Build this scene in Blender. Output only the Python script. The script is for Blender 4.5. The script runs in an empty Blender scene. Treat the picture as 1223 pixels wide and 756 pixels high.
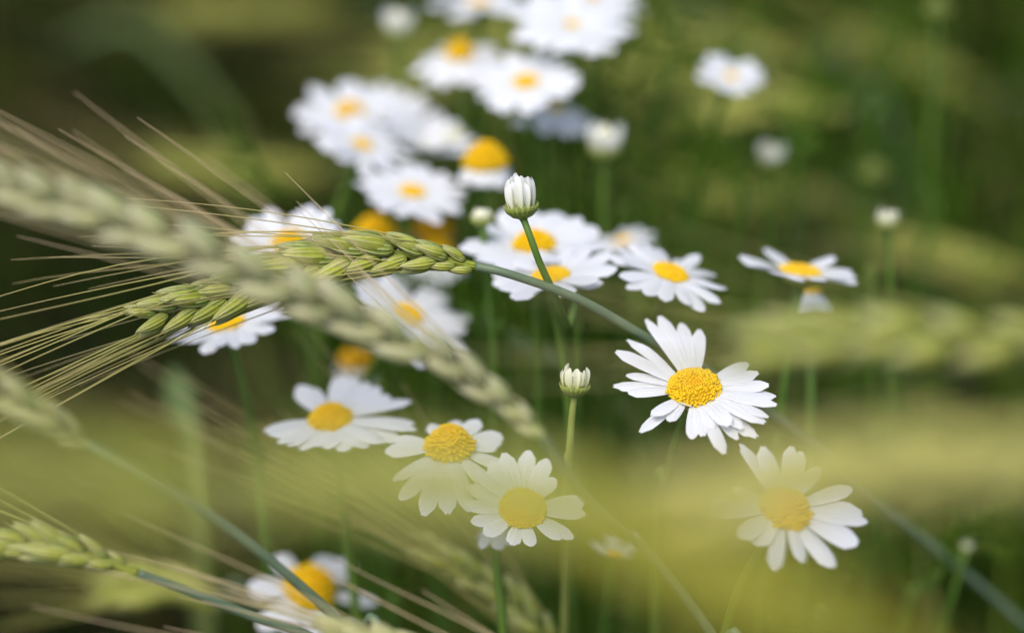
import bpy, math, random
from mathutils import Vector, Matrix, noise
R = math.radians
rnd = random.Random(11)
sc = bpy.context.scene
COL = sc.collection

# ------------------------------------------------------------------ camera, sky, sun, exposure
PITCH, CAM_H, FOCAL, SENSOR, FOCUS = 30.0, 0.80, 85.0, 36.0, 0.57
cam_d = bpy.data.cameras.new("camera")
cam = bpy.data.objects.new("camera", cam_d); COL.objects.link(cam)
cam.location = (0, 0, CAM_H); cam.rotation_euler = (R(90 - PITCH), 0, 0)
cam_d.lens = FOCAL; cam_d.sensor_width = SENSOR
cam_d.clip_start = 0.01; cam_d.clip_end = 500
cam_d.dof.use_dof = True; cam_d.dof.focus_distance = FOCUS; cam_d.dof.aperture_fstop = 3.2
sc.camera = cam
world = bpy.data.worlds.new("World"); sc.world = world; world.use_nodes = True
wn = world.node_tree; bg = wn.nodes["Background"]
sky = wn.nodes.new("ShaderNodeTexSky"); sky.sky_type = 'NISHITA'; sky.sun_disc = False
SUN_EL, SUN_AZ = 62.0, 215.0        # azimuth clockwise from +Y
sky.sun_elevation = R(SUN_EL); sky.sun_rotation = R(SUN_AZ)
sky.air_density = 1.0; sky.dust_density = 3.0
wn.links.new(sky.outputs[0], bg.inputs[0]); bg.inputs[1].default_value = 0.12
sun_d = bpy.data.lights.new("sun", 'SUN'); sun_d.energy = 1.15; sun_d.angle = R(45); sun_d.color = (1, .96, .9)
sun = bpy.data.objects.new("sun", sun_d); COL.objects.link(sun); sun.location = (0, 0, 3)
sdir = Vector((math.sin(R(SUN_AZ)) * math.cos(R(SUN_EL)), math.cos(R(SUN_AZ)) * math.cos(R(SUN_EL)), math.sin(R(SUN_EL))))
sun.rotation_euler = sdir.to_track_quat('Z', 'Y').to_euler()
sc.view_settings.view_transform = 'Standard'; sc.view_settings.look = 'None'
sc.view_settings.exposure = 0.93; sc.view_settings.gamma = 1
sc.cycles.use_denoising = True
sc.cycles.max_bounces = 8; sc.cycles.transparent_max_bounces = 8

# ------------------------------------------------------------------ picture <-> place
K = SENSOR / FOCAL
CAM = Vector((0, 0, CAM_H)); CR = Vector((1, 0, 0))
CF = Vector((0, math.cos(R(PITCH)), -math.sin(R(PITCH)))); CU = Vector((0, math.sin(R(PITCH)), math.cos(R(PITCH))))
def at(px, py, d):
    return CAM + CR * ((px - 611.5) / 1223 * K * d) - CU * ((py - 378) / 1223 * K * d) + CF * d
def seen(p):
    q = p - CAM; d = q.dot(CF)
    if d < 1e-4: return (0, 0, d)
    return (611.5 + q.dot(CR) / d / K * 1223, 378 - q.dot(CU) / d / K * 1223, d)
def wpx(w, d): return w / 1223 * K * d       # pixels at depth d -> metres

# ------------------------------------------------------------------ materials
def mat(name, rough=.5, spec=.3, transl=0.0):
    m = bpy.data.materials.new(name); m.use_nodes = True
    n = m.node_tree.nodes; p = n["Principled BSDF"]
    p.inputs["Roughness"].default_value = rough; p.inputs["Specular IOR Level"].default_value = spec
    out = n["Material Output"]
    if transl:
        t = n.new("ShaderNodeBsdfTranslucent"); mx = n.new("ShaderNodeMixShader"); mx.inputs[0].default_value = transl
        L = m.node_tree.links
        L.new(p.outputs[0], mx.inputs[1]); L.new(t.outputs[0], mx.inputs[2]); L.new(mx.outputs[0], out.inputs[0])
    return m
def feed(m, sock):
    for nd in m.node_tree.nodes:
        if nd.type == 'BSDF_PRINCIPLED': m.node_tree.links.new(sock, nd.inputs["Base Color"])
        if nd.type == 'BSDF_TRANSLUCENT': m.node_tree.links.new(sock, nd.inputs["Color"])
def ramp(m, stops, src):
    n = m.node_tree.nodes.new("ShaderNodeValToRGB"); e = n.color_ramp.elements
    while len(e) > 1: e.remove(e[-1])
    e[0].position, e[0].color = stops[0][0], (*stops[0][1], 1)
    for p, c in stops[1:]:
        k = e.new(p); k.color = (*c, 1)
    m.node_tree.links.new(src, n.inputs[0]); return n.outputs[0]
def noise_tex(m, scale, detail=3, rough=.5, stretch=None):
    n = m.node_tree.nodes; t = n.new("ShaderNodeTexNoise"); t.inputs["Scale"].default_value = scale
    t.inputs["Detail"].default_value = detail; t.inputs["Roughness"].default_value = rough
    c = n.new("ShaderNodeTexCoord"); mp = n.new("ShaderNodeMapping")
    if stretch: mp.inputs["Scale"].default_value = stretch
    m.node_tree.links.new(c.outputs["Object"], mp.inputs[0]); m.node_tree.links.new(mp.outputs[0], t.inputs[0])
    return t.outputs[0]
def attr(m, name):
    a = m.node_tree.nodes.new("ShaderNodeAttribute"); a.attribute_name = name; return a.outputs["Fac"]
def mth(m, op, a, b=None, c=None):
    n = m.node_tree.nodes.new("ShaderNodeMath"); n.operation = op
    for i, v in enumerate((a, b, c)):
        if v is None: continue
        if isinstance(v, (int, float)): n.inputs[i].default_value = v
        else: m.node_tree.links.new(v, n.inputs[i])
    return n.outputs[0]
def mixc(m, f, a, b):
    n = m.node_tree.nodes.new("ShaderNodeMix"); n.data_type = 'RGBA'
    for i, v in ((0, f), (6, a), (7, b)):
        if isinstance(v, (int, float)): n.inputs[i].default_value = v
        elif isinstance(v, tuple): n.inputs[i].default_value = (*v, 1)
        else: m.node_tree.links.new(v, n.inputs[i])
    return n.outputs[2]
def bump(m, h, strength, dist):
    b = m.node_tree.nodes.new("ShaderNodeBump"); b.inputs["Strength"].default_value = strength; b.inputs["Distance"].default_value = dist
    m.node_tree.links.new(h, b.inputs["Height"])
    for nd in m.node_tree.nodes:
        if nd.type in ('BSDF_PRINCIPLED', 'BSDF_TRANSLUCENT'): m.node_tree.links.new(b.outputs[0], nd.inputs["Normal"])
def island(m):
    return m.node_tree.nodes.new("ShaderNodeNewGeometry").outputs["Random Per Island"]

M = {}
m = M['petal'] = mat("petal_white", .55, .2, .28)
c = ramp(m, [(0, (.70, .72, .52)), (.16, (.80, .81, .79)), (1, (.84, .845, .87))], attr(m, 'ct'))
vein = mth(m, 'SINE', mth(m, 'ADD', mth(m, 'MULTIPLY', attr(m, 'cu'), 44.0), mth(m, 'MULTIPLY', noise_tex(m, 120, 2), 5.0)))
bump(m, vein, .35, .0002)
c = mixc(m, mth(m, 'MULTIPLY', mth(m, 'ADD', vein, 1.0), .12), c, (.70, .71, .73))
feed(m, mixc(m, mth(m, 'MULTIPLY', noise_tex(m, 400, 2), .25), c, (.76, .77, .80)))
m = M['bud_petal'] = mat("bud_petal_white", .55, .2, .2)
feed(m, ramp(m, [(0, (.55, .60, .28)), (.3, (.76, .77, .62)), (.8, (.82, .82, .78))], attr(m, 'ct')))
m = M['green_petal'] = mat("bud_petal_green", .6, .15, .2)
feed(m, ramp(m, [(0, (.10, .16, .02)), (1, (.24, .28, .08))], attr(m, 'ct')))
m = M['cream_petal'] = mat("bud_petal_cream", .55, .2, .2)
feed(m, ramp(m, [(0, (.50, .55, .20)), (.35, (.72, .72, .44)), (.9, (.80, .79, .62))], attr(m, 'ct')))
m = M['disc'] = mat("floret_yellow", .6, .2, .08)
feed(m, mixc(m, mth(m, 'MULTIPLY', island(m), .55), ramp(m, [(0, (.84, .44, .003)), (.45, (.84, .53, .005)), (1, (.80, .53, .008))], attr(m, 'ct')), (.84, .52, .006)))
m = M['disc_old'] = mat("floret_old_yellow", .6, .2, .05)
feed(m, mixc(m, island(m), (.62, .33, .01), (.70, .42, .01)))
m = M['calyx'] = mat("calyx_green", .5, .3, .1)
feed(m, ramp(m, [(0, (.14, .20, .03)), (.6, (.26, .31, .06)), (.92, (.42, .40, .12)), (1, (.40, .27, .10))], attr(m, 'ct')))
m = M['fstem'] = mat("flower_stem_green", .5, .3)
feed(m, ramp(m, [(.3, (.06, .13, .015)), (.7, (.12, .20, .03))], noise_tex(m, 60, 2)))
m = M['ystem'] = mat("flower_stem_yellow_green", .5, .3)
feed(m, ramp(m, [(.3, (.20, .24, .05)), (.7, (.27, .30, .07))], noise_tex(m, 60, 2)))
m = M['feather'] = mat("feathery_leaf_green", .6, .08, .25)
feed(m, ramp(m, [(0, (.02, .055, .004)), (.5, (.065, .15, .008)), (.85, (.10, .20, .012)), (1, (.22, .32, .05))], island(m)))
m = M['wstem'] = mat("wheat_stem_blue_green", .45, .35)
feed(m, ramp(m, [(.25, (.085, .135, .075)), (.75, (.15, .20, .11))], noise_tex(m, 90, 3, .6)))
bump(m, noise_tex(m, 1500, 1), .15, .0003)
def spike_mat(name, g0, g1, pale, transl=.12):
    m = mat(name, .62, .15, transl)
    t = attr(m, 'ct'); u = attr(m, 'cu')
    nz = noise_tex(m, 260, 3, .6)
    st = mth(m, 'SINE', mth(m, 'MULTIPLY', u, 62.8))
    isl = island(m)
    body = ramp(m, [(.25, g0), (.75, g1)], mth(m, 'ADD', mth(m, 'MULTIPLY', nz, .6), mth(m, 'MULTIPLY', isl, .4)))
    f = mth(m, 'ADD', mth(m, 'MULTIPLY', st, .26), mth(m, 'ADD', mth(m, 'MULTIPLY', t, 1.0), mth(m, 'MULTIPLY', nz, .7)))
    f = mth(m, 'SUBTRACT', f, .64)
    n = m.node_tree.nodes.new("ShaderNodeClamp"); m.node_tree.links.new(f, n.inputs[0])
    feed(m, mixc(m, n.outputs[0], body, pale))
    bump(m, mth(m, 'ADD', st, nz), .5, .0003)
    return m
M['spike'] = spike_mat("spikelet_green", (.12, .19, .03), (.38, .40, .045), (.62, .60, .30))
M['spike_pale'] = spike_mat("spikelet_pale_green", (.17, .22, .07), (.42, .42, .14), (.66, .60, .34))
M['spike_near'] = spike_mat("spikelet_whitish_green", (.30, .36, .11), (.60, .58, .26), (.78, .74, .52), .25)
M['spike_yellow'] = spike_mat("spikelet_yellow_green", (.45, .52, .05), (.60, .61, .10), (.76, .73, .36), .4)
M['spike_olive'] = spike_mat("spikelet_olive", (.46, .47, .02), (.60, .56, .05), (.72, .66, .2), .4)
M['spike_cream'] = spike_mat("spikelet_cream", (.50, .50, .09), (.68, .64, .18), (.80, .75, .36), .35)
M['spike_far'] = spike_mat("spikelet_dull_green", (.24, .29, .03), (.38, .40, .07), (.52, .48, .18))
m = M['awn'] = mat("awn_straw_green", .4, .4, .15)
feed(m, ramp(m, [(0, (.36, .36, .09)), (.5, (.40, .34, .10)), (1, (.50, .41, .20))], attr(m, 'ct')))
m = M['awn_tan'] = mat("awn_tan", .4, .4, .15)
feed(m, ramp(m, [(0, (.48, .43, .18)), (.5, (.52, .41, .21)), (1, (.56, .42, .25))], attr(m, 'ct')))
m = M['wleaf'] = mat("wheat_leaf_green", .45, .3, .3)
feed(m, ramp(m, [(0, (.10, .17, .06)), (.6, (.15, .22, .07)), (1, (.24, .27, .07))], attr(m, 'ct')))
m = M['yleaf'] = mat("wheat_leaf_yellow", .5, .3, .35)
feed(m, ramp(m, [(.25, (.30, .31, .045)), (.75, (.44, .39, .08))], noise_tex(m, 35, 2)))
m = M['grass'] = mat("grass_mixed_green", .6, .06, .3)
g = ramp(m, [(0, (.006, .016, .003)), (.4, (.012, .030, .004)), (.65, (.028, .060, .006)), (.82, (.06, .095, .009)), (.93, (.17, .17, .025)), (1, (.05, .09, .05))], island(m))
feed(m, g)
m = M['bright'] = mat("bright_grass", .55, .08, .35)
feed(m, ramp(m, [(0, (.02, .05, .004)), (.4, (.06, .14, .008)), (.7, (.19, .30, .02)), (1, (.44, .45, .14))], island(m)))
m = M['lean'] = mat("leaning_leaf", .6, .06, .35)
feed(m, ramp(m, [(0, (.012, .028, .004)), (.5, (.03, .06, .006)), (.68, (.10, .14, .012)), (.85, (.32, .32, .05)), (.92, (.42, .36, .12)), (1, (.04, .08, .05))], island(m)))
m = M['straw'] = mat("dry_straw", .7, .06, .15)
feed(m, ramp(m, [(0, (.06, .04, .018)), (.5, (.15, .10, .045)), (1, (.36, .28, .13))], island(m)))
m = M['soil'] = mat("soil_brown", .9, .1)
feed(m, ramp(m, [(.3, (.008, .006, .004)), (.5, (.015, .011, .007)), (.7, (.034, .024, .013))], noise_tex(m, 9, 6, .65)))
bump(m, noise_tex(m, 40, 5, .7), .8, .02)

# ------------------------------------------------------------------ mesh helpers
def catmull(pts, n):
    P = [pts[0] * 2 - pts[1]] + list(pts) + [pts[-1] * 2 - pts[-2]]
    out = []; seg = len(pts) - 1
    for k in range(n + 1):
        s = k / n * seg; i = min(int(s), seg - 1); t = s - i
        a, b, c, d = P[i:i + 4]
        out.append(.5 * ((2 * b) + (c - a) * t + (2 * a - 5 * b + 4 * c - d) * t * t + (3 * b - a - 3 * c + d) * t ** 3))
    return out
class MB:
    def __init__(s): s.v = []; s.f = []; s.t = []; s.u = []
    def add(s, co, t=0., u=0.): s.v.append(co); s.t.append(t); s.u.append(u); return len(s.v) - 1
    def tube(s, pts, rad, n=6, t0=0., t1=1.):
        m_ = len(pts); rings = []
        up = Vector((0, 0, 1)); tg0 = (pts[1] - pts[0]).normalized()
        if abs(tg0.dot(up)) > .9: up = Vector((1, 0, 0))
        e1 = tg0.cross(up).normalized()
        for i, p in enumerate(pts):
            tg = (pts[min(i + 1, m_ - 1)] - pts[max(i - 1, 0)]).normalized()
            e1 = (e1 - tg * e1.dot(tg)).normalized(); e2 = tg.cross(e1)
            f = i / (m_ - 1); r = rad(f) if callable(rad) else rad
            rings.append([s.add(p + e1 * (r * math.cos(a * 2 * math.pi / n)) + e2 * (r * math.sin(a * 2 * math.pi / n)), t0 + (t1 - t0) * f, a / n) for a in range(n)])
        for i in range(m_ - 1):
            for a in range(n):
                b = (a + 1) % n
                s.f.append((rings[i][a], rings[i][b], rings[i + 1][b], rings[i + 1][a]))
        s.f.append(tuple(reversed(rings[0]))); s.f.append(tuple(rings[-1]))
    def lobe(s, base, ax, side, L, w, h, bend=0., n=8, m_=8, sharp=1.0, t0=0., t1=1.):
        """pointed teardrop husk: ax = long axis, side = width axis, third axis = thickness, bends towards the third axis"""
        ax = ax.normalized(); side = (side - ax * side.dot(ax)).normalized(); th = ax.cross(side)
        rings = []
        for i in range(m_ + 1):
            t = i / m_
            prof = max(.03, math.sin(math.pi * min(1, .10 + .90 * t ** .72)) ** (.8 * sharp)) if t > 0 else .34
            c = base + ax * (L * t) + th * (bend * L * t * (t - .25))
            rings.append([s.add(c + side * (w * .5 * prof * math.cos(a * 2 * math.pi / n)) + th * (h * .5 * prof * math.sin(a * 2 * math.pi / n)), t0 + (t1 - t0) * t, a / n) for a in range(n)])
        for i in range(m_):
            for a in range(n):
                b = (a + 1) % n
                s.f.append((rings[i][a], rings[i][b], rings[i + 1][b], rings[i + 1][a]))
        s.f.append(tuple(reversed(rings[0]))); s.f.append(tuple(rings[-1]))
    def blade(s, pts, width, nrm, fold=.15, n=2):
        m_ = len(pts); rows = []
        for i, p in enumerate(pts):
            tg = (pts[min(i + 1, m_ - 1)] - pts[max(i - 1, 0)]).normalized()
            sd = tg.cross(nrm); sd = sd.normalized() if sd.length > 1e-5 else Vector((1, 0, 0)); nn = sd.cross(tg)
            f = i / (m_ - 1); w = width(f) * .5
            rows.append([s.add(p + sd * (w * (j / n * 2 - 1)) + nn * (w * fold * abs(j / n * 2 - 1)), f, j / n) for j in range(n + 1)])
        for i in range(m_ - 1):
            for j in range(n): s.f.append((rows[i][j], rows[i][j + 1], rows[i + 1][j + 1], rows[i + 1][j]))
    def mesh(s, name, material, org=None, smooth=True):
        me = bpy.data.meshes.new(name)
        vv = [tuple(x - org) for x in s.v] if org is not None else [tuple(x) for x in s.v]
        me.from_pydata(vv, [], s.f); me.materials.append(material)
        for nm, dat in (('ct', s.t), ('cu', s.u)):
            a = me.attributes.new(nm, 'FLOAT', 'POINT'); a.data.foreach_set('value', dat)
        if smooth: me.polygons.foreach_set('use_smooth', [True] * len(me.polygons))
        me.update(); return me
def link(name, me, parent=None, mw=None):
    o = bpy.data.objects.new(name, me); COL.objects.link(o)
    if parent is not None: o.parent = parent
    if mw is not None: o.matrix_local = mw
    return o
def thing(name, loc, label, cat, group=None):
    o = bpy.data.objects.new(name, None); COL.objects.link(o); o.location = loc
    o.empty_display_size = .02
    o['label'] = label; o['category'] = cat
    if group: o['group'] = group
    return o

# ------------------------------------------------------------------ daisies
def petal_mesh(L, W, e0, e1, curl, notch, twist, mname='petal', nu=6, nt=12, bendside=0., groove=.05):
    """strip along +X from 0 to L, lifted by e0 at the base, turning by e1 along the way"""
    b = MB(); rows = []
    cx = [0.]; cz = [0.]; st = 24
    for k in range(st):
        t = (k + .5) / st; e = R(e0 + e1 * t ** 1.3)
        cx.append(cx[-1] + math.cos(e) / st); cz.append(cz[-1] + math.sin(e) / st)
    def cen(t):
        q = max(0, min(st - 1e-6, t * st)); i = int(q); f = q - i
        return cx[i] * (1 - f) + cx[i + 1] * f, cz[i] * (1 - f) + cz[i + 1] * f
    ph = rnd.random() * 6
    for i in range(nt + 1):
        tt = i / nt; row = []
        for j in range(nu + 1):
            u = j / nu * 2 - 1
            tip = 1 - .17 * abs(u) ** 2.8 - notch * (.5 + .5 * math.cos(u * math.pi * 3 + ph * .3)) * .5
            t = tt * tip
            w = .42 + .58 * math.sin(math.pi * .5 * min(1, t / .6)) if t < .6 else 1 - .33 * ((t - .6) / .4) ** 2
            X, Z = cen(t)
            e = R(e0 + e1 * t ** 1.3); tw = twist * t
            y = u * W * .5 * w; dz = -curl * W * u * u * w + groove * W * math.cos(u * math.pi * 2.5) * math.sin(math.pi * min(1, t * 1.1)) + y * tw
            row.append(b.add(Vector((X * L - dz * math.sin(e), y + bendside * L * t * t, Z * L + dz * math.cos(e))), tt, j / nu))
        rows.append(row)
    for i in range(nt):
        for j in range(nu): b.f.append((rows[i][j], rows[i][j + 1], rows[i + 1][j + 1], rows[i + 1][j]))
    return b.mesh('petal', M[mname])
def disc_mesh(n, height, dimple, material, bs=1.0, lod=1):
    """unit-radius cushion of small florets on a dome"""
    b = MB(); ga = math.pi * (3 - 5 ** .5)
    core = []
    for i in range(7):
        r = i / 6
        core.append([b.add(Vector((r * .95 * math.cos(a * math.pi / 8), r * .95 * math.sin(a * math.pi / 8), height * (1 - r ** 2.2) - .06 - dimple * math.exp(-(r / .35) ** 2))), r, 0) for a in range(16)])
    core.append([b.add(Vector((.8 * math.cos(a * math.pi / 8), .8 * math.sin(a * math.pi / 8), -.22)), 1, 0) for a in range(16)])
    for i in range(len(core) - 1):
        for a in range(16):
            q = (a + 1) % 16; b.f.append((core[i][a], core[i + 1][a], core[i + 1][q], core[i][q]))
    for k in range(n):
        r = min(1, math.sqrt((k + .5) / n) + rnd.uniform(-.022, .022)); a = k * ga + rnd.uniform(-.03, .03) / (r + .1)
        z = height * (1 - r ** 2.2) - dimple * math.exp(-(r / .35) ** 2)
        sl = height * 2.2 * r ** 1.2
        nr = Vector((math.cos(a) * sl, math.sin(a) * sl, 1)).normalized()
        nr = (nr + Vector((rnd.uniform(-.4, .4), rnd.uniform(-.4, .4), rnd.uniform(-.1, .1)))).normalized()
        s = bs * 1.2 / math.sqrt(n) * rnd.uniform(.6, 1.2) * (.75 + .4 * r)
        hh = s * rnd.uniform(1.2, 2.0) * (.6 + .7 * r)
        p = Vector((r * math.cos(a), r * math.sin(a), z)) - nr * s * .4
        side = nr.cross(Vector((.3, .5, .8))).normalized()
        e2 = nr.cross(side); N = 5 if lod else 4
        lv = ((0, .8), (.55, 1.0), (.9, .62), (1.0, .12)) if lod else ((0, .9), (1.0, .45))
        rg = [[b.add(p + nr * hh * h + side * s * w * math.cos(q * 2 * math.pi / N) + e2 * s * w * math.sin(q * 2 * math.pi / N), r, h) for q in range(N)] for h, w in lv]
        for i in range(len(rg) - 1):
            for q in range(N):
                w = (q + 1) % N; b.f.append((rg[i][q], rg[i][w], rg[i + 1][w], rg[i + 1][q]))
        b.f.append(tuple(rg[-1]))
    return b.mesh('flower_centre', material)
DISC = {'main': disc_mesh(420, .50, .10, M['disc']), 'flat': disc_mesh(200, .32, .06, M['disc'], 1.1), 'dome': disc_mesh(240, .72, 0, M['disc'], 1.05),
        'high': disc_mesh(240, 1.05, 0, M['disc'], 1.05), 'old': disc_mesh(150, .9, 0, M['disc_old'], 1.1, 0)}
def calyx_mesh(nb=20, depth=.72):
    b = MB(); prof = ((0.12, -depth - .10), (.30, -depth), (.62, -depth * .82), (.88, -depth * .5), (1.0, -depth * .16), (.96, 0.0), (.5, .02))
    rings = [[b.add(Vector((r * math.cos(a * math.pi / 10), r * math.sin(a * math.pi / 10), z)), .15 + .4 * i / 6, a / 20) for a in range(20)] for i, (r, z) in enumerate(prof)]
    for i in range(len(rings) - 1):
        for a in range(20):
            q = (a + 1) % 20; b.f.append((rings[i][a], rings[i][q], rings[i + 1][q], rings[i + 1][a]))
    for lv, (rr, zz, ll) in enumerate(((.66, -depth * .74, .5), (.90, -depth * .44, .55))):
        for k in range(nb):
            a = (k + .5 * lv) * 2 * math.pi / nb + rnd.uniform(-.06, .06)
            o = Vector((math.cos(a), math.sin(a), 0)); tgt = Vector((-math.sin(a), math.cos(a), 0))
            ax = (o * (.22 if lv else .5) + Vector((0, 0, .9))).normalized()
            b.lobe(Vector((o.x * rr, o.y * rr, zz)), ax, tgt, ll * rnd.uniform(.85, 1.1), .26, .10, -.12, 6, 4)
    return b.mesh('calyx', M['calyx'])
CALYX = calyx_mesh()
def feather_mesh():
    b = MB(); L = .05
    main = [Vector((L * t, 0, .012 * math.sin(t * 2.2) - .012 * t * t)) for t in [i / 8 for i in range(9)]]
    b.tube(main, lambda f: .0005 * (1 - .6 * f), 4)
    for i in range(1, 9):
        for s in (-1, 1):
            p = main[i - 1] * .4 + main[i] * .6; l = .016 * math.sin(.5 + 2.3 * i / 9) * rnd.uniform(.7, 1.2)
            d = Vector((.6, s * rnd.uniform(.7, 1), rnd.uniform(-.1, .5))).normalized()
            q = p + d * l
            b.tube([p, p + d * l * .5 + Vector((0, 0, .0008)), q], lambda f: .00035 * (1 - .5 * f), 4)
            for z in range(2):
                d2 = (d + Vector((rnd.uniform(-.2, .9), rnd.uniform(-.6, .6), rnd.uniform(-.3, .6)))).normalized()
                b.tube([p + d * l * (.4 + .3 * z), p + d * l * (.4 + .3 * z) + d2 * l * .45], lambda f: .0003 * (1 - .5 * f), 4)
    return b.mesh('leaf', M['feather'])
FEATHER = [feather_mesh() for _ in range(3)]
def frame_of(n, xhint):
    x = (xhint - n * xhint.dot(n)).normalized(); y = n.cross(x)
    return Matrix(((x.x, y.x, n.x, 0), (x.y, y.y, n.y, 0), (x.z, y.z, n.z, 0), (0, 0, 0, 1)))
def facing(ratio, phi):
    s = math.sqrt(max(0, 1 - ratio * ratio))
    return (CR * (s * math.cos(R(phi))) + CU * (s * math.sin(R(phi))) - CF * ratio).normalized()
def stem_part(root, head, n, way, r0, material, leaves):
    base = root.location
    if way: pts = [head] + way + [Vector((base.x * .4 + way[-1].x * .6, base.y * .4 + way[-1].y * .6, way[-1].z * .5)), Vector(base)]
    else:
        p1 = head - n * .035; p2 = head - n * .05 + Vector((0, 0, -.05))
        pts = [head, p1, p2, p2 * .5 + Vector(base) * .5 + Vector((rnd.uniform(-.015, .015), rnd.uniform(-.015, .015), 0)), Vector(base)]
    cv = catmull(pts, 36)
    b = MB(); b.tube(cv, lambda f: r0 * (1 + .5 * f) + r0 * .5 * math.exp(-f * 60), 8)
    link('stem', b.mesh('stem', material, Vector(base)), root)
    for k in range(leaves):
        i = int(rnd.uniform(.2, .85) * 36); p = cv[i]
        a = rnd.uniform(0, 6.28); d = Vector((math.cos(a), math.sin(a), rnd.uniform(.3, .9))).normalized()
        q = seen(p + d * .05)
        q0 = seen(p)
        if min(q[2], q0[2]) < .66 and -90 < q0[0] < 1310 and -90 < q0[1] < 840: continue
        mw = Matrix.Translation(p - Vector(base)) @ frame_of(d.orthogonal().normalized(), d) @ Matrix.Scale(rnd.uniform(.7, 1.2), 4)
        link('leaf', rnd.choice(FEATHER), root, mw)
def daisy(px, py, d, w, dw, ratio, phi, label, disc='flat', npet=19, e0=6, e1=-14, tips=None, way=None, gaps=(), wid=.25, group='daisies in the wheat', leaves=3, only=None, r0=.0011, material='fstem'):
    n = facing(ratio, phi); head = at(px, py, d)
    Rr = wpx(w, d) / 2; rd = wpx(dw, d) / 2
    F = frame_of(n, CR)
    hb = head - n * rd * .25
    if way: wl = [at(*q) for q in way]; rx, ry = wl[-1].x, wl[-1].y
    else: wl = None; rx, ry = head.x - n.x * .1, head.y - n.y * .05 + .03
    base = Vector((rx + rnd.uniform(-.03, .03), ry + rnd.uniform(0, .05), 0))
    root = thing('daisy', base, label, 'daisy', group)
    T = Matrix.Translation(hb - base) @ F
    link('flower_centre', DISC[disc], root, T @ Matrix.Rotation(rnd.uniform(0, 6), 4, 'Z') @ Matrix.Diagonal((rd, rd, rd, 1)))
    link('calyx', CALYX, root, T @ Matrix.Translation((0, 0, -rd * .22)) @ Matrix.Diagonal((rd * .93, rd * .93, rd * .8, 1)))
    if tips:
        for tp in tips:
            tx, ty, wp = tp[:3]; lift = tp[3] if len(tp) > 3 else 0.
            q = at(px + tx, py + ty, 1.0) - CAM
            t = n.dot(hb - CAM) / n.dot(q); v = F.to_3x3().transposed() @ (CAM + q * t - hb)
            ln = math.hypot(v.x, v.y); a = math.atan2(v.y, v.x); L = ln - rd * .72
            me = petal_mesh(L * 1.02, wpx(wp * 1.02, d), e0 + rnd.uniform(-5, 5) + lift, e1 + rnd.uniform(-8, 8) - lift * .6, rnd.uniform(.03, .14), rnd.uniform(.03, .12), rnd.uniform(-.3, .3), bendside=rnd.uniform(-.04, .04))
            link('petal', me, root, T @ Matrix.Rotation(a, 4, 'Z') @ Matrix.Translation((rd * .72, 0, rnd.uniform(-.05, .03) * rd)))
    else:
        for k in range(npet):
            a = (k + rnd.uniform(-.28, .28)) * 360 / npet
            if any(g0 < a < g1 for g0, g1 in gaps): continue
            L = (Rr - rd * .75) * rnd.uniform(.86, 1.08)
            me = petal_mesh(L, 2 * Rr * wid * .5 * rnd.uniform(.85, 1.15), e0 + rnd.uniform(-7, 7), e1 + rnd.uniform(-14, 14), rnd.uniform(.03, .14), rnd.uniform(.02, .08), rnd.uniform(-.3, .3), nu=5, nt=9, bendside=rnd.uniform(-.05, .05))
            link('petal', me, root, T @ Matrix.Rotation(R(a), 4, 'Z') @ Matrix.Translation((rd * .75, 0, rnd.uniform(-.08, .04) * rd)))
    stem_part(root, hb - n * rd * .85, n, wl, r0, M[material], leaves)
    return root
def bud_petals(n, ln, wd, mname, openn, seed):
    r_ = random.Random(seed); out = []
    for k in range(n):
        a = k * 2 * math.pi / n + r_.uniform(-.12, .12)
        inner = k % 2
        me = petal_mesh(ln * r_.uniform(.85 - openn * .012, 1.1 + openn * .008) * (.92 if inner else 1), wd, 84 - openn + r_.uniform(-3, 3), 14 + openn * 1.2 + r_.uniform(-4, 10), .22, .05, r_.uniform(-.3, .3), mname, 4, 8, groove=.06)
        out.append((me, Matrix.Rotation(a, 4, 'Z') @ Matrix.Translation((.58 if inner else .74, 0, -.05))))
    return out
BUDS = {'white': bud_petals(22, 1.85, .46, 'bud_petal', 4, 3), 'cream': bud_petals(18, 1.35, .42, 'cream_petal', 10, 5), 'ball': bud_petals(18, 1.6, .55, 'bud_petal', 16, 8), 'green': bud_petals(12, .75, .42, 'cream_petal', 6, 9), 'dim': bud_petals(12, .7, .42, 'green_petal', 6, 4)}
def bud(px, py, d, w, label, kind='white', lean=90, ratio=.25, way=None, group='daisy buds', leaves=2, r0=.0008, material='fstem'):
    n = facing(ratio, lean); c0 = at(px, py, d); rd = wpx(w, d) / 2 * .92
    F = frame_of(n, CR)
    if way: wl = [at(*q) for q in way]; rx, ry = wl[-1].x, wl[-1].y
    else: wl = None; rx, ry = c0.x, c0.y + .03
    base = Vector((rx + rnd.uniform(-.02, .02), ry + rnd.uniform(.0, .04), 0))
    root = thing('daisy_bud', base, label, 'flower bud', group)
    hb = c0 - n * rd * .35
    T = Matrix.Translation(hb - base) @ F @ Matrix.Diagonal((rd, rd, rd, 1))
    link('calyx', CALYX, root, T)
    for me, mw in BUDS[kind]: link('petal', me, root, T @ mw)
    b = MB(); b.lobe(Vector((0, 0, -.1)), Vector((0, 0, 1)), Vector((1, 0, 0)), 1.75 if kind in ('white', 'ball') else 1.0, 1.5, 1.5, 0, 12, 8)
    link('flower_centre', b.mesh('flower_centre', M['green_petal' if kind == 'dim' else 'cream_petal']), root, T)
    stem_part(root, hb - n * rd * .6, n, wl, r0, M[material], leaves)
    return root

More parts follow.
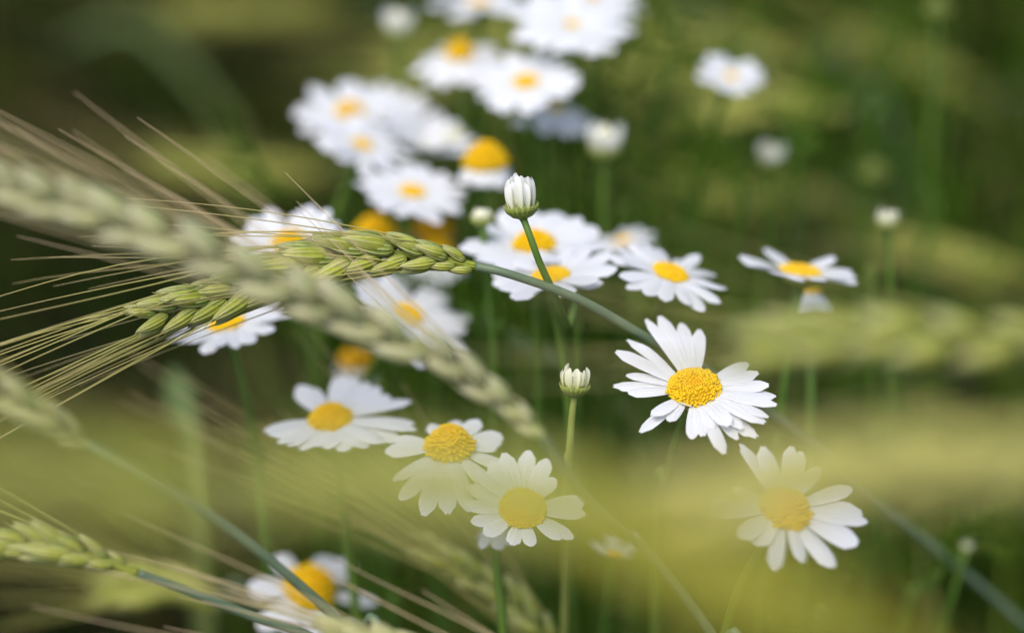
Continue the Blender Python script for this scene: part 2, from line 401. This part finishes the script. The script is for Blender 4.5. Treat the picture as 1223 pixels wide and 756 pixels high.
# ------------------------------------------------------------------ wheat
def spikelet(b, p, tg, side, front, L, W):
    """glumes and florets of one spikelet into b; returns where its awns leave"""
    ax = (tg * .975 + side * .17).normalized()
    o = []
    for s in (-1, 1):                                           # outer glumes
        b.lobe(p + front * (s * W * .26) - ax * L * .02, (ax + front * s * .08).normalized(), side, L * .80, W * .50, W * .30, -.06 * s, 8, 9, .95, .25, 1)
    for s in (-1, 1):                                           # dry beaks on the glumes
        d = (ax + front * s * .14 + side * rnd.uniform(.02, .22)).normalized(); q = p + front * (s * W * .30) + ax * L * .66
        b.tube([q, q + d * L * .3, q + d * L * rnd.uniform(.5, .8) + side * L * .04], lambda f: W * .05 * (1 - .85 * f), 4, .9, 1)
    for s in (-1, 1):                                           # lemmas of the two side florets
        f = (ax + front * s * .10 + side * .05).normalized()
        b.lobe(p + front * (s * W * .20) + ax * L * .10 + side * W * .08, f, front, L * .98, W * .54, W * .56, .04 * s, 9, 10, .8, 0, 1)
        o.append((p + front * (s * W * .20) + ax * L * .10 + side * W * .08 + f * L * .95, f))
    f = (ax + side * .08).normalized()                          # plump middle floret
    b.lobe(p + ax * L * .16 + side * W * .20, f, front, L * .95, W * .50, W * .46, .04, 9, 10, .85, 0, 1)
    o.append((p + ax * L * .16 + side * W * .20 + f * L * .92, f))
    return o
def awn_pts(p, d, L, sag, n=10):
    q = []; w = Vector((rnd.uniform(-1, 1), rnd.uniform(-1, 1), rnd.uniform(-1, 1))) * L * .02; k = rnd.uniform(2, 5)
    for i in range(n + 1):
        t = i / n
        q.append(p + d * (L * t) + Vector((0, 0, -sag * L * t * t)) + w * math.sin(t * k))
    return q
def wheat(path, stem, label, nodes=11, L=.0125, W=.0105, spike='spike', awn='awn', awn_len=.085, awns=1, spread=.14, bias=(0, 0), sag=.05, rollv=0., root=None, detail=True, stem_r=.0010, group='bearded wheat ears', awn_r=.00028, taper=.75, leaf=None):
    """path: ear from base to tip, stem: from ear base down, all (px, py, depth)"""
    ear = [at(*q) for q in path]
    sp = [at(*q) for q in stem] if stem else []
    last = sp[-1] if sp else ear[0]
    base = Vector(root) if root else Vector((last.x + .04, last.y + .06, 0))
    top = thing('wheat_stalk', base, label, 'wheat', group)
    dn = [ear[0]] + sp
    dirn = (dn[-1] - dn[-2]).normalized() if len(dn) > 1 else (ear[0] - ear[1]).normalized()
    sp2 = dn + [dn[-1] * .5 + base * .5 + dirn * .04, base]
    cv = catmull(sp2, 60)
    b = MB(); b.tube(cv, lambda f: stem_r * (1 + .18 * min(1, f * 3)), 10)
    link('stem', b.mesh('stem', M['wstem'], base), top)
    cv = catmull(ear, 80)
    length = sum((cv[i + 1] - cv[i]).length for i in range(80))
    bx = MB(); bx.tube(cv[:76], lambda f: stem_r * (1.05 - .5 * f), 8)
    parts = []
    for k in range(nodes * 2):
        t = (k + .4) / (nodes * 2) * .94
        i = int(t * 80); p = cv[i]; tg = (cv[min(i + 1, 80)] - cv[max(i - 1, 0)]).normalized()
        view = (CAM - p).normalized()
        s0 = tg.cross(view).normalized(); rr = R(rollv + rnd.uniform(-20, 20))
        fr0 = s0.cross(tg).normalized()
        s = (s0 * math.cos(rr) + fr0 * math.sin(rr)) * (1 if k % 2 else -1); fr = s.cross(tg)
        sz = 1.0
        if t < .30: sz = .42 + .58 * t / .30
        if t > .7: sz = 1 - (1 - taper) * (t - .7) / .24
        sz *= rnd.uniform(.82, 1.14); tg = (tg + Vector((rnd.gauss(0, .07), rnd.gauss(0, .07), rnd.gauss(0, .07)))).normalized()
        bb = MB() if detail else bx
        aw = spikelet(bb, p + s * stem_r * .8, tg, s, fr, L * sz, W * sz)
        rnd.shuffle(aw)
        na = int(awns) + (1 if rnd.random() < awns % 1 else 0)
        alist = []
        for (ap, ad) in aw[:na]:
            dd = (tg + s * rnd.uniform(.2, 1) * spread + fr * rnd.uniform(-1, 1) * spread * .6 + CR * bias[0] + CU * bias[1] + CF * (bias[2] if len(bias) > 2 else 0)).normalized()
            alist.append(awn_pts(ap - ad * L * .12, dd, awn_len * rnd.uniform(.65, 1.12), sag * rnd.uniform(.3, 1.5)))
        parts.append((bb, alist))
    if not detail:
        for _, al in parts:
            for q in al: bx.tube(q, lambda f: awn_r * (1 - .75 * f), 4, .5, 1)
    e = link('ear', bx.mesh('ear', M[spike], base), top)
    if detail:
        for bb, al in parts:
            link('spikelet', bb.mesh('spikelet', M[spike], base), e)
            for q in al:
                a = MB(); a.tube(q, lambda f: awn_r * (1 - .75 * f), 5)
                link('awn', a.mesh('awn', M[awn], base), e)
    if leaf:
        for (pts, wd, mt) in leaf:
            a = MB(); pp = catmull([at(*q) for q in pts], 24)
            a.blade(pp, lambda f: wd * min(1, .3 + f * 3) * (1 - f ** 3 * .95), CU + Vector((0, 0, .5)), .2, 4)
            link('leaf', a.mesh('leaf', M[mt], base), top)
    return top

# ------------------------------------------------------------------ the setting: ground and undergrowth
b = MB(); N = 60
def gy(i, n, a, q): t = i / n * 2 - 1; return a * math.copysign(abs(t) ** q, t)
for i in range(N + 1):
    for j in range(N + 1):
        x, y = gy(i, N, 120, 4), gy(j, N, 120, 4) + 1
        z = (.012 * noise.noise(Vector((x * 3, y * 3, 0))) if abs(x) < 8 and abs(y) < 9 else 0) - .008
        b.add(Vector((x, y, z)))
for i in range(N):
    for j in range(N):
        a = i * (N + 1) + j; b.f.append((a, a + N + 1, a + N + 2, a + 1))
o = link('ground', b.mesh('ground', M['soil'])); o['kind'] = 'structure'; o['label'] = 'dark brown field soil under the plants'

def clear_of_view(pts):
    for p in pts:
        q = seen(p)
        if 0 < q[2] < .69 and -60 < q[0] < 1283 and -60 < q[1] < 816: return False
    return True
def density(x, y):        # clumps and bare spots
    return .5 + .5 * noise.noise(Vector((x * 3.2, y * 2.2, 4.1)))
def undergrowth(name, label, count, material, hgt, wid, lean, xr, yr, seedv, thr=.0, az=None):
    r_ = random.Random(seedv); b = MB(); made = 0; tries = 0
    while made < count and tries < count * 6:
        tries += 1
        x, y = r_.uniform(*xr), r_.uniform(*yr)
        if density(x, y) < thr * r_.random() * 2: continue
        if x < -.06 - (y - 1) * .08 and y > .85 and r_.random() < (.35 if name == 'grass' else .88): continue
        h = r_.uniform(*hgt); a = r_.uniform(0, 6.28) if az is None else az + r_.gauss(0, .45); ln = h * r_.uniform(*lean)
        d = Vector((math.cos(a) * ln, math.sin(a) * ln * .7, 0))
        p0 = Vector((x, y, -.01))
        pts = [p0 + d * (t ** 2) + Vector((0, 0, h * (t - .25 * t ** 3 * (ln / h)))) for t in (0, .25, .5, .75, 1)]
        if not clear_of_view(pts): continue
        w = r_.uniform(*wid)
        b.blade(pts, lambda f: w * (1 - f ** 2 * .92), Vector((-math.sin(a), math.cos(a), .3)).cross(Vector((0, 0, 1))) + Vector((r_.uniform(-.6, .6), -.6, .2)), .2, 2)
        made += 1
    o = link(name, b.mesh(name, material)); o['kind'] = 'stuff'; o['label'] = label; o['category'] = name.replace('_', ' ')
    return o
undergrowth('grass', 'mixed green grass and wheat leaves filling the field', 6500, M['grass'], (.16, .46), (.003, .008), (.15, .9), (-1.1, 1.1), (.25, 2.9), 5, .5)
undergrowth('green_stems', 'upright bright green grass stems behind the daisies', 620, M['bright'], (.34, .50), (.0025, .005), (.1, .5), (-.10, .75), (.60, 1.15), 31, .9)
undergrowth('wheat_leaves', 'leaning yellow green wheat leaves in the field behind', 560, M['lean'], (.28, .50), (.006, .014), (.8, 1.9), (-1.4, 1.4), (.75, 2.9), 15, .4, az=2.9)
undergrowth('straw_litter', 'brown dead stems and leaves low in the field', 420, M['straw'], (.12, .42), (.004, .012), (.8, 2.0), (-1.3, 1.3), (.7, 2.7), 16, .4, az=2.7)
fo = random.Random(21); b = MB()
for k in range(760):                                            # threadlike mayweed foliage and stems
    x, y = fo.gauss(.17, .22), fo.uniform(.68, 1.6); h = fo.uniform(.28, .50)
    if x < -.06 or noise.noise(Vector((x * 11, y * 9, 2.7))) < -.02: continue
    top = Vector((x + fo.uniform(-.06, .06), y + fo.uniform(-.05, .05), h)); p0 = Vector((x, y, 0))
    cv = catmull([p0, (p0 + top) * .5 + Vector((fo.uniform(-.03, .03), 0, 0)), top], 8)
    if not clear_of_view(cv): continue
    b.tube(cv, lambda f: .0013 * (1.2 - .5 * f), 5)
    for q in range(16):
        p = cv[fo.randint(2, 8)]; a = fo.uniform(0, 6.28); d = Vector((math.cos(a), math.sin(a), fo.uniform(.1, 1))).normalized() * fo.uniform(.012, .04)
        if not clear_of_view([p + d]): continue
        b.tube([p, p + d * .5 + Vector((0, 0, .002)), p + d], lambda f: .0009 * (1 - .6 * f), 3)
        for z in range(3):
            d2 = d * .45 + Vector((fo.uniform(-1, 1), fo.uniform(-1, 1), fo.uniform(-.3, 1))) * .008
            b.tube([p + d * (.3 + .2 * z), p + d * (.3 + .2 * z) + d2], lambda f: .0008 * (1 - .6 * f), 3)
o = link('mayweed_foliage', b.mesh('mayweed_foliage', M['feather'])); o['kind'] = 'stuff'; o['label'] = 'fine threadlike green mayweed foliage between the daisies'; o['category'] = 'foliage'
undergrowth('dry_grass', 'dry tan straw and stems among the green grass', 1500, M['straw'], (.15, .45), (.0015, .004), (.3, 1.3), (-1.0, 1.0), (.3, 2.7), 6, .2)

# ------------------------------------------------------------------ the daisies
# main flower: petal tips measured from its centre (px), width (px), lift
s = 1 / 4.2
main_tips = [((x - 462) * s, (y - 372) * s, w, l) for x, y, w, l in (
    (212, 85, 12, 12), (300, 55, 19, 6), (345, 95, 15, 0), (408, 72, 18, 6), (500, 106, 17, 4), (735, 268, 18, 0), (785, 330, 18, -4), (838, 392, 17, 0), (878, 428, 17, -4),
    (872, 512, 16, -4), (818, 580, 23, 0), (770, 622, 18, -10), (715, 590, 17, -4), (650, 605, 21, 0), (612, 712, 17, -14), (505, 632, 18, 0), (460, 636, 17, -6), (410, 490, 18, 14), (250, 552, 20, 0),
    (192, 596, 18, -10), (840, 556, 15, -3), (560, 600, 16, -6), (330, 560, 15, -6), (120, 335, 15, 2), (170, 225, 13, 10), (690, 625, 15, -8), (860, 470, 15, -2), (130, 418, 19, 0), (52, 385, 17, 0), (62, 260, 19, 4), (118, 192, 14, 12))]
daisy(829, 458, .570, 195, 64, .66, 95, 'large sharp white daisy in front of the thin wheat stem, with a tiny dark notch free yellow cushion', 'main', tips=main_tips, e0=10, e1=-16,
      way=[(812, 515, .585), (797, 575, .60), (785, 650, .62)])['label'] = 'large sharply focused white daisy standing in front of the thin bent wheat stem'
daisy(940, 604, .545, 192, 62, .68, 70, 'daisy with broad petals half veiled by pale blur, below the large sharp daisy', 'dome', tips=[(-52, -78, 22, 0), (-30, -70, 24, 0), (2, -72, 20, 0), (18, -66, 18, 0), (38, -50, 20, -6), (-95, -2, 24), (-88, 8, 22), (-66, -20, 18), (92, 2, 26), (95, 22, 26), (80, -18, 20), (86, 44, 30), (60, 70, 26), (22, 64, 20), (-12, 70, 20, -10), (-36, 44, 26), (-58, 38, 24)], e0=6, e1=-16)
daisy(625, 604, .572, 150, 56, .78, 80, 'broad petalled daisy facing the viewer behind yellow green haze, low in the middle', 'main', way=[(628, 622, .61), (634, 634, .72), (640, 640, .90)], tips=[(-40, -50, 22), (-22, -62, 22), (4, -68, 22), (30, -55, 20), (38, -32, 18), (76, -6, 26), (74, 12, 16), (62, 34, 17), (44, 42, 17), (10, 50, 17), (-14, 46, 18), (-46, 36, 20), (-62, 20, 20), (-70, 0, 20), (-66, -24, 20), (-56, -40, 20)], e0=4, e1=-6)
daisy(537, 530, .588, 160, 58, .55, 90, 'daisy with high yellow dome and hanging petals, its lower half lost in haze', 'high', way=[(540, 560, .62), (560, 590, .72), (580, 600, .90)], tips=[(-78, 8, 24), (-66, -8, 20), (64, -14, 28), (58, -2, 24), (8, -34, 22), (-24, -30, 20), (34, -28, 22), (-70, 34, 22), (-58, 58, 22), (-34, 74, 22), (-6, 76, 22), (24, 70, 20), (50, 48, 20), (70, 22, 22)], e0=-2, e1=-12)
daisy(394, 496, .605, 172, 50, .55, 95, 'wide white daisy with flat yellow centre left of the domed hazy one', 'dome', tips=[(-80, 14, 24), (-62, 33, 22), (-36, 38, 24), (-74, 24, 22), (-50, 36, 20), (-40, -31, 24), (-24, -34, 20), (16, -50, 24), (30, -48, 22), (44, -44, 24), (58, -34, 24), (72, -24, 24), (96, -20, 22), (100, 6, 24), (104, 18, 22), (84, 26, 24), (64, 35, 24), (42, 40, 24), (22, 42, 22), (2, 40, 22), (-16, 38, 22)], e0=4, e1=-14)
daisy(372, 700, .64, 165, 60, .75, 60, 'daisy with orange dome and wide gaps between petals, crossed by a dark green stem', 'high', tips=[(-75, 0, 30), (-42, -38, 26), (28, -40, 34), (52, -30, 28), (80, 18, 18, -5), (-60, 46, 26), (-30, 52, 26), (30, 54, 26), (5, 60, 24)], e0=0, e1=-14)
daisy(270, 382, .615, 150, 42, .42, 100, 'white daisy behind the fine awns, below the tip of the sharp wheat ear', 'flat', npet=20)
daisy(345, 286, .625, 140, 40, .60, 95, 'white daisy peeking over the top of the pale blurred wheat ear', 'dome', npet=16, e0=14, e1=-10, wid=.3)
daisy(490, 372, .635, 165, 34, .55, 60, 'white daisy tucked under the sharp ear, mostly hidden by the pale blurred ear', 'flat', npet=15, wid=.32)
daisy(638, 287, .618, 178, 50, .42, 92, 'white daisy just behind the white bud stem, upper one of the touching pair', 'dome', npet=15, e0=8, e1=-12, wid=.36)
daisy(657, 325, .600, 155, 44, .36, 98, 'white daisy touching the wheat stem, lower one of the pair behind the bud', 'flat', npet=14, e0=8, e1=-12, wid=.36)
daisy(802, 322, .602, 150, 42, .45, 72, 'white daisy with neat flat centre above the large sharp daisy', 'flat', npet=19, e0=4, e1=-12, way=[(790, 362, .612), (781, 400, .625), (772, 500, .66)])
daisy(957, 320, .612, 150, 48, .28, 84, 'white daisy seen almost edge on with raised petals, right of the others', 'flat', npet=14, e0=16, e1=-22, wid=.33, gaps=((60, 110),))
daisy(968, 346, .632, 82, 24, .04, 90, 'small white daisy with petals hanging down under the edge on daisy', 'flat', npet=11, e0=-52, e1=-30, wid=.40)
daisy(580, 190, .655, 92, 52, .35, 92, 'old daisy with bulging golden dome and petals folded down, behind the white bud', 'high', npet=13, e0=-35, e1=-45, wid=.42)
daisy(449, 276, .67, 100, 50, .45, 90, 'blurred daisy with orange centre directly above the sharp wheat ear', 'high', npet=12, e0=-10, e1=-30, wid=.38)
daisy(516, 274, .70, 66, 46, .4, 90, 'faded daisy head with brownish centre behind the sharp ear base', 'old', npet=9, e0=-50, e1=-30, wid=.4)
daisy(521, 301, .66, 100, 44, .35, 90, 'daisy with golden dome and drooping petals right behind the sharp ear base', 'high', npet=12, e0=-30, e1=-50, wid=.4)
daisy(428, 428, .70, 80, 42, .4, 90, 'old daisy with dull olive yellow centre under the pale blurred ear', 'old', npet=10, e0=-45, e1=-30, wid=.38)
daisy(418, 130, 0.695, 140, 34, .55, 90, 'blurred daisy with orange centre at the upper left edge of the white cluster', 'dome', npet=17, wid=.3)
daisy(434, 170, 0.670, 135, 24, .48, 70, 'blurred daisy with small slanted yellow centre below the orange centred one', 'flat', npet=17, wid=.3)
daisy(493, 226, 0.655, 140, 30, .50, 80, 'blurred daisy at the lower end of the white cluster beside the golden dome', 'flat', npet=18, wid=.3)
daisy(505, 178, 0.685, 140, 20, .42, 70, 'blurred daisy with hidden pale centre in the middle of the white cluster', 'flat', npet=18, e0=32, e1=-6, wid=.32)
daisy(468, 140, 0.710, 120, 22, .36, 80, 'farthest blurred daisy along the upper rim of the white cluster', 'flat', npet=16, e0=30, e1=-8, wid=.32)
daisy(549, 62, 0.695, 122, 34, .5, 92, 'blurred daisy with rounded amber centre left of its overlapping neighbour', 'high', npet=16, e0=-8, e1=-28, wid=.32)
daisy(628, 95, 0.670, 132, 30, .62, 95, 'blurred upper daisy with oval yellow centre and open round petals', 'flat', npet=16, wid=.33)
daisy(664, 128, .690, 110, 18, .42, 85, 'blurred daisy peeking out directly under the oval centred one', 'flat', npet=13, e0=-8, e1=-30, wid=.40)
daisy(683, 28, 0.680, 155, 16, .60, 88, 'large blurred white daisy with tiny brown centre at the top', 'flat', npet=21, e0=10, e1=-14, wid=.3)
daisy(572, 0, 0.710, 130, 26, .38, 90, 'blurred daisy cut off by the top edge left of the tiny centred one', 'flat', npet=17, wid=.32)
daisy(705, -2, 0.710, 140, 30, .45, 90, 'blurred daisy half out of view above the tiny centred one', 'dome', npet=18, wid=.32)
daisy(874, 90, .69, 84, 16, .62, 75, 'small lone blurred daisy turned sideways in the upper right greenery', 'flat', npet=13, e0=10, e1=-14, wid=.42)
daisy(744, 285, .665, 90, 20, .3, 100, 'pale blurred daisy behind the neat flat centred daisy', 'flat', npet=12, wid=.36)
daisy(735, 655, .66, 64, 18, .35, 85, 'faint small daisy lost in the yellow haze low in the middle', 'flat', npet=10, e0=30, e1=10, wid=.34)
daisy(588, 622, .598, 74, 20, .30, 95, 'daisy of which only white petal tips hang out beneath the broad petalled hazy daisy', 'flat', npet=9, e0=-45, e1=-25, wid=.5)

# ------------------------------------------------------------------ the buds
bud(622, 240, .568, 44, 'sharp white closed bud on a curved green stem above the wheat stem', 'white', 97, .2, way=[(634, 285, .568), (645, 315, .570), (660, 348, .575), (678, 392, .59), (690, 440, .61)])
bud(687, 455, .568, 39, 'sharp cream half open bud on a thin straight pale stem', 'cream', 88, .2, way=[(683, 500, .57), (680, 550, .575), (676, 640, .60)], material='ystem', leaves=0)
bud(722, 171, .67, 41, 'plump blurred white bud right of the golden domed daisy', 'ball', 90, .4)
bud(475, 31, .72, 34, 'blurred white bud in the upper part, left of the amber centred daisy', 'ball', 90, .4)
bud(921, 187, .70, 31, 'round blurred off white bud low under the sideways daisy', 'ball', 90, .5)
bud(1060, 262, .645, 28, 'cream bud standing alone above the edge on daisy to its right', 'cream', 95, .4)
bud(1045, 200, .76, 34, 'very dim greenish bud above the lone cream bud', 'dim', 90, .5)
bud(575, 256, .615, 30, 'small tight green yellow bud left of the sharp white bud', 'green', 95, .4)
bud(543, 161, .69, 28, 'blurred pale green bud above left of the golden dome', 'green', 95, .4)
bud(1041, 322, .68, 20, 'tiny green bud beside the petals of the edge on daisy', 'dim', 95, .4)
bud(1120, 6, .74, 34, 'dark green bud at the top edge on the right', 'dim', 90, .3)
bud(1155, 652, .66, 15, 'small pale bud in the dark lower right corner', 'cream', 80, .4)

# leafy mayweed shoots between and behind the daisies
def sprig(path, label, nleaf=12, r0=.0009, sc_=(.3, .65)):
    pts = [at(*q) for q in path]; base = Vector((pts[-1].x + rnd.uniform(-.02, .02), pts[-1].y + .05, 0))
    root = thing('mayweed_shoot', base, label, 'wild plant', 'leafy mayweed shoots')
    cv = catmull(pts + [pts[-1] * .4 + base * .6, base], 40)
    b = MB(); b.tube(cv, lambda f: r0 * (.7 + .8 * min(1, f * 2)), 7)
    link('stem', b.mesh('stem', M['fstem'], base), root)
    for k in range(nleaf):
        i = int(1 + 30 * (k + rnd.random()) / nleaf); p = cv[i]; a = k * 2.4 + rnd.uniform(-.5, .5)
        d = Vector((math.cos(a), .35 * math.sin(a) + .25, rnd.uniform(.3, 1.0))).normalized()
        mw = Matrix.Translation(p - base) @ frame_of((Vector((0, 0, 1)) - d * d.z).normalized(), d) @ Matrix.Scale(rnd.uniform(*sc_), 4)
        link('leaf', rnd.choice(FEATHER), root, mw)
for pth, lab in (
    ([(672, 385, .64), (682, 420, .645), (688, 460, .65), (692, 510, .67)], 'leafy shoot under the touching pair of daisies'),
    ([(560, 372, .64), (585, 420, .65), (610, 470, .66)], 'leafy shoot between the sharp ear base and the cream bud'),
    ([(742, 398, .64), (735, 440, .65), (728, 500, .67)], 'leafy shoot left of the large sharp daisy'),
    ([(812, 20, .72), (800, 80, .725), (782, 160, .73), (770, 230, .74)], 'tall leafy shoot at the top right of the tiny centred daisy'),
    ([(885, 215, .70), (888, 250, .705), (880, 330, .72)], 'leafy shoot below the round off white bud'),
    ([(978, 130, .74), (962, 190, .745), (950, 260, .75)], 'leafy shoot right of the round off white bud'),
    ([(705, 225, .69), (730, 270, .70), (750, 330, .71)], 'leafy shoot below the plump white bud'),
    ([(835, 215, .71), (822, 260, .72), (815, 320, .73)], 'leafy shoot above the neat flat centred daisy'),
    ([(1062, 60, .80), (1050, 130, .80), (1030, 220, .81)], 'dim leafy shoot at the far upper right'),
    ([(1120, 240, .76), (1110, 290, .765), (1090, 360, .78)], 'leafy shoot right of the lone cream bud'),
    ([(1165, 640, .66), (1110, 700, .67), (1070, 780, .68)], 'green shoot slanting through the dark lower right corner'),
    ([(1010, 690, .64), (985, 740, .65), (970, 800, .66)], 'leafy shoot below the half veiled daisy'),
    ([(455, 655, .66), (470, 710, .67), (480, 790, .68)], 'leafy shoot right of the orange domed daisy'),
    ([(640, 150, .74), (650, 200, .745), (655, 260, .75)], 'leafy shoot behind the white bud and the golden dome')):
    sprig(pth, lab)

# ------------------------------------------------------------------ the wheat
wheat([(568, 318, .570), (520, 308, .570), (450, 303, .572), (370, 318, .572), (290, 345, .572), (215, 368, .572), (160, 384, .572)],
      [(610, 328, .570), (690, 357, .575), (770, 402, .585), (840, 440, .592), (930, 502, .62), (1050, 600, .65), (1223, 745, .68), (1330, 860, .70)],
      'sharp green wheat ear bending left over daisies, its stem passing behind the large daisy', 12, .0112, .0077, 'spike', 'awn', .085, 2, .12, (-.05, -.09), .05, 8, awn_r=.00022, taper=.6)
wheat([(648, 520, .515), (600, 478, .515), (530, 428, .51), (430, 382, .505), (330, 338, .50), (220, 292, .495), (130, 258, .492), (50, 234, .49), (-30, 212, .488)],
      [(668, 550, .52), (705, 595, .53), (780, 668, .545), (855, 765, .56), (900, 850, .57)],
      'long pale blurred wheat ear slanting from the left edge down to the middle', 14, .0108, .0066, 'spike_near', 'awn_tan', .092, 1.25, .26, (-.06, .05, .90), .0, 20, awn_r=.00026)
wheat([(103, 528, .52), (60, 500, .515), (0, 465, .51), (-100, 420, .50), (-220, 385, .49)],
      [(160, 560, .525), (250, 615, .54), (330, 675, .55), (425, 760, .56), (480, 830, .56)],
      'narrow wheat ear at the left edge, its green stem crossing the orange domed daisy', 10, .0105, .0056, 'spike_pale', 'awn', .06, .5, .15)
wheat([(165, 684, .545), (100, 662, .545), (40, 650, .545), (-40, 652, .545), (-160, 670, .54)],
      [(230, 708, .55), (300, 735, .555), (380, 765, .56), (470, 830, .57)],
      'green wheat ear entering at the lower left corner with a bluish stem beneath', 10, .0095, .0052, 'spike', 'awn', .06, .6, .18)
wheat([(760, 880, .52), (640, 830, .525), (540, 800, .53), (450, 778, .53), (400, 768, .53)],
      [(860, 940, .52), (960, 1020, .52)],
      'wheat ear cut by the lower edge whose tan awns fan up into the lower left', 10, .012, .008, 'spike_pale', 'awn_tan', .060, 1.3, .10, (0, .02), .0, awn_r=.00028)
wheat([(690, 800, .63), (645, 750, .63), (595, 705, .63), (545, 672, .63), (505, 650, .63)],
      [(740, 860, .63)],
      'shaded wheat ear at the bottom middle below the broad petalled hazy daisy', 9, .0100, .0062, 'spike', 'awn', .085, 2, .2, (-.1, .02, .02), .0)
wheat([(1330, 404, .44), (1240, 404, .44), (1120, 404, .44), (1010, 406, .44), (940, 410, .44), (905, 412, .44)],
      [(1420, 420, .44), (1560, 520, .45)],
      'blurred yellow green wheat ear pointing left, right of the large sharp daisy', 8, .0105, .0070, 'spike', 'awn', .055, 1, .30, (0, .10, .25), .03)
# ears and a leaf so near the lens that they melt into a veil
wheat([(-640, 660, .27), (-440, 635, .27), (-240, 600, .27), (-40, 575, .275), (130, 576, .28), (220, 584, .28)],
      [(-900, 760, .28)],
      'dissolved yellow green wheat ear lying across the lower left edge', 9, .0110, .0050, 'spike_yellow', 'awn', .04, .3, .25, (0, -.05), .03, root=(-.25, .2, 0), group='wheat close to the lens')
wheat([(920, 720, .29), (820, 668, .295), (700, 616, .30), (560, 584, .305), (420, 574, .31), (310, 582, .31)],
      [(1100, 880, .29), (1300, 1100, .29)],
      'dissolved yellow green wheat ear hanging over the domed daisy and its broad petalled neighbour', 9, .0110, .0054, 'spike_yellow', 'awn', .04, .3, .25, (0, -.05), .03, root=(.16, .25, 0), group='wheat close to the lens')
wheat([(1700, 520, .33), (1500, 535, .33), (1320, 545, .33), (1160, 552, .33), (1000, 565, .335), (880, 590, .335), (800, 600, .34)],
      [(2000, 580, .33)],
      'dissolved pale yellow wheat ear entering from the right edge over the veiled daisy', 11, .0115, .0066, 'spike_cream', 'awn', .04, .3, .25, (0, -.05), .03, root=(.28, .25, 0), group='wheat close to the lens')
wheat([(1230, 900, .28), (1100, 810, .28), (980, 745, .28), (860, 690, .28), (760, 640, .285), (680, 600, .285)],
      [(1500, 1150, .30)],
      'dissolved olive yellow wheat ear rising out of the lower right bottom edge', 7, .0105, .0046, 'spike_olive', 'awn', .04, .3, .25, (0, -.05), .03, root=(.2, .25, 0), group='wheat close to the lens')

# far wheat, each blurred by distance
far = [((800, 20), (690, 35), (560, 50), (440, 62), .95, 'first far blurred ear, a yellow band behind the topmost daisies'),
       ((420, 5), (350, 12), (270, 16), (190, 10), 1.15, 'far straw coloured ear along the top edge at the left'),
       ((860, 92), (810, 88), (750, 90), (690, 98), .92, 'far blurred ear just right of the oval centred daisy'),
       ((1010, 132), (950, 128), (890, 130), (830, 140), .88, 'far blurred ear beneath the small sideways daisy'),
       ((960, 78), (900, 60), (840, 48), (780, 45), 1.0, 'far blurred ear crossing above the small sideways daisy'),
       ((1180, 120), (1120, 85), (1060, 60), (990, 45), 1.1, 'far blurred ear sloping through the top right greenery'),
       ((400, 200), (330, 205), (250, 200), (170, 190), .98, 'far green ear behind the fan of tan awns'),
       ((260, 720), (230, 705), (180, 700), (120, 705), .72, 'soft pale ear between the bluish stem and the orange domed daisy'),
       ((1260, 650), (1220, 640), (1160, 630), (1100, 632), 1.0, 'soft pale ear at the right edge near the small pale bud'),
       ((1240, 330), (1180, 318), (1110, 300), (1040, 290), .9, 'far blurred ear at the right edge above the yellow green one'),
       ((1000, 230), (930, 235), (860, 228), (790, 215), 1.0, 'far blurred ear below the round off white bud'),
       ((640, 80), (580, 92), (510, 96), (440, 92), .98, 'far yellow band of an ear left of the amber centred daisy')]
for a, b_, c_, d_, dp, lab in far:
    wheat([(*a, dp), (*b_, dp), (*c_, dp), (*d_, dp)], [(a[0] + 60, a[1] + 25, dp)], lab, 9, .0120, .0075, 'spike_far', 'awn_tan', .055, 1, .3, (0, .03), .05, detail=False, group='far wheat ears', awn_r=.0004)
# broad leaves of wheat
def leaf_thing(pts, wd, label, mt='wleaf', grp='loose wheat leaves'):
    pp = catmull([at(*q) for q in pts], 30); basep = Vector((pp[-1].x, pp[-1].y, 0)) 
    full = [*pp]; a = MB()
    full += [pp[-1] * (1 - t) + basep * t for t in (.34, .67, 1)]
    o = link('wheat_leaf', None)
    a.blade(full, lambda f: wd * min(1, .15 + f * 3) * (1 - .4 * f), CU * .6 - CF * .6, .25, 4)
    me = a.mesh('wheat_leaf', M[mt], basep); o2 = bpy.data.objects.new('wheat_leaf', me); COL.objects.link(o2); bpy.data.objects.remove(o); o2.location = basep
    o2['label'] = label; o2['category'] = 'leaf'; o2['group'] = grp
leaf_thing([(60, 60, 1.2), (150, 30, 1.2), (220, 80, 1.2), (280, 160, 1.2)], .008, 'bluish green blurred leaf arching through the dark upper left')
leaf_thing([(540, 360, .66), (600, 400, .67), (680, 440, .68), (760, 500, .70)], .007, 'soft green leaf slanting under the pair of daisies')
leaf_thing([(520, 420, .63), (545, 400, .64), (575, 440, .65), (620, 520, .66)], .004, 'narrow green leaf rising behind the base of the pale ear')
leaf_thing([(205, 440, .72), (215, 480, .72), (225, 520, .72)], .010, 'pale green upright leaf below the white daisy behind the awns')
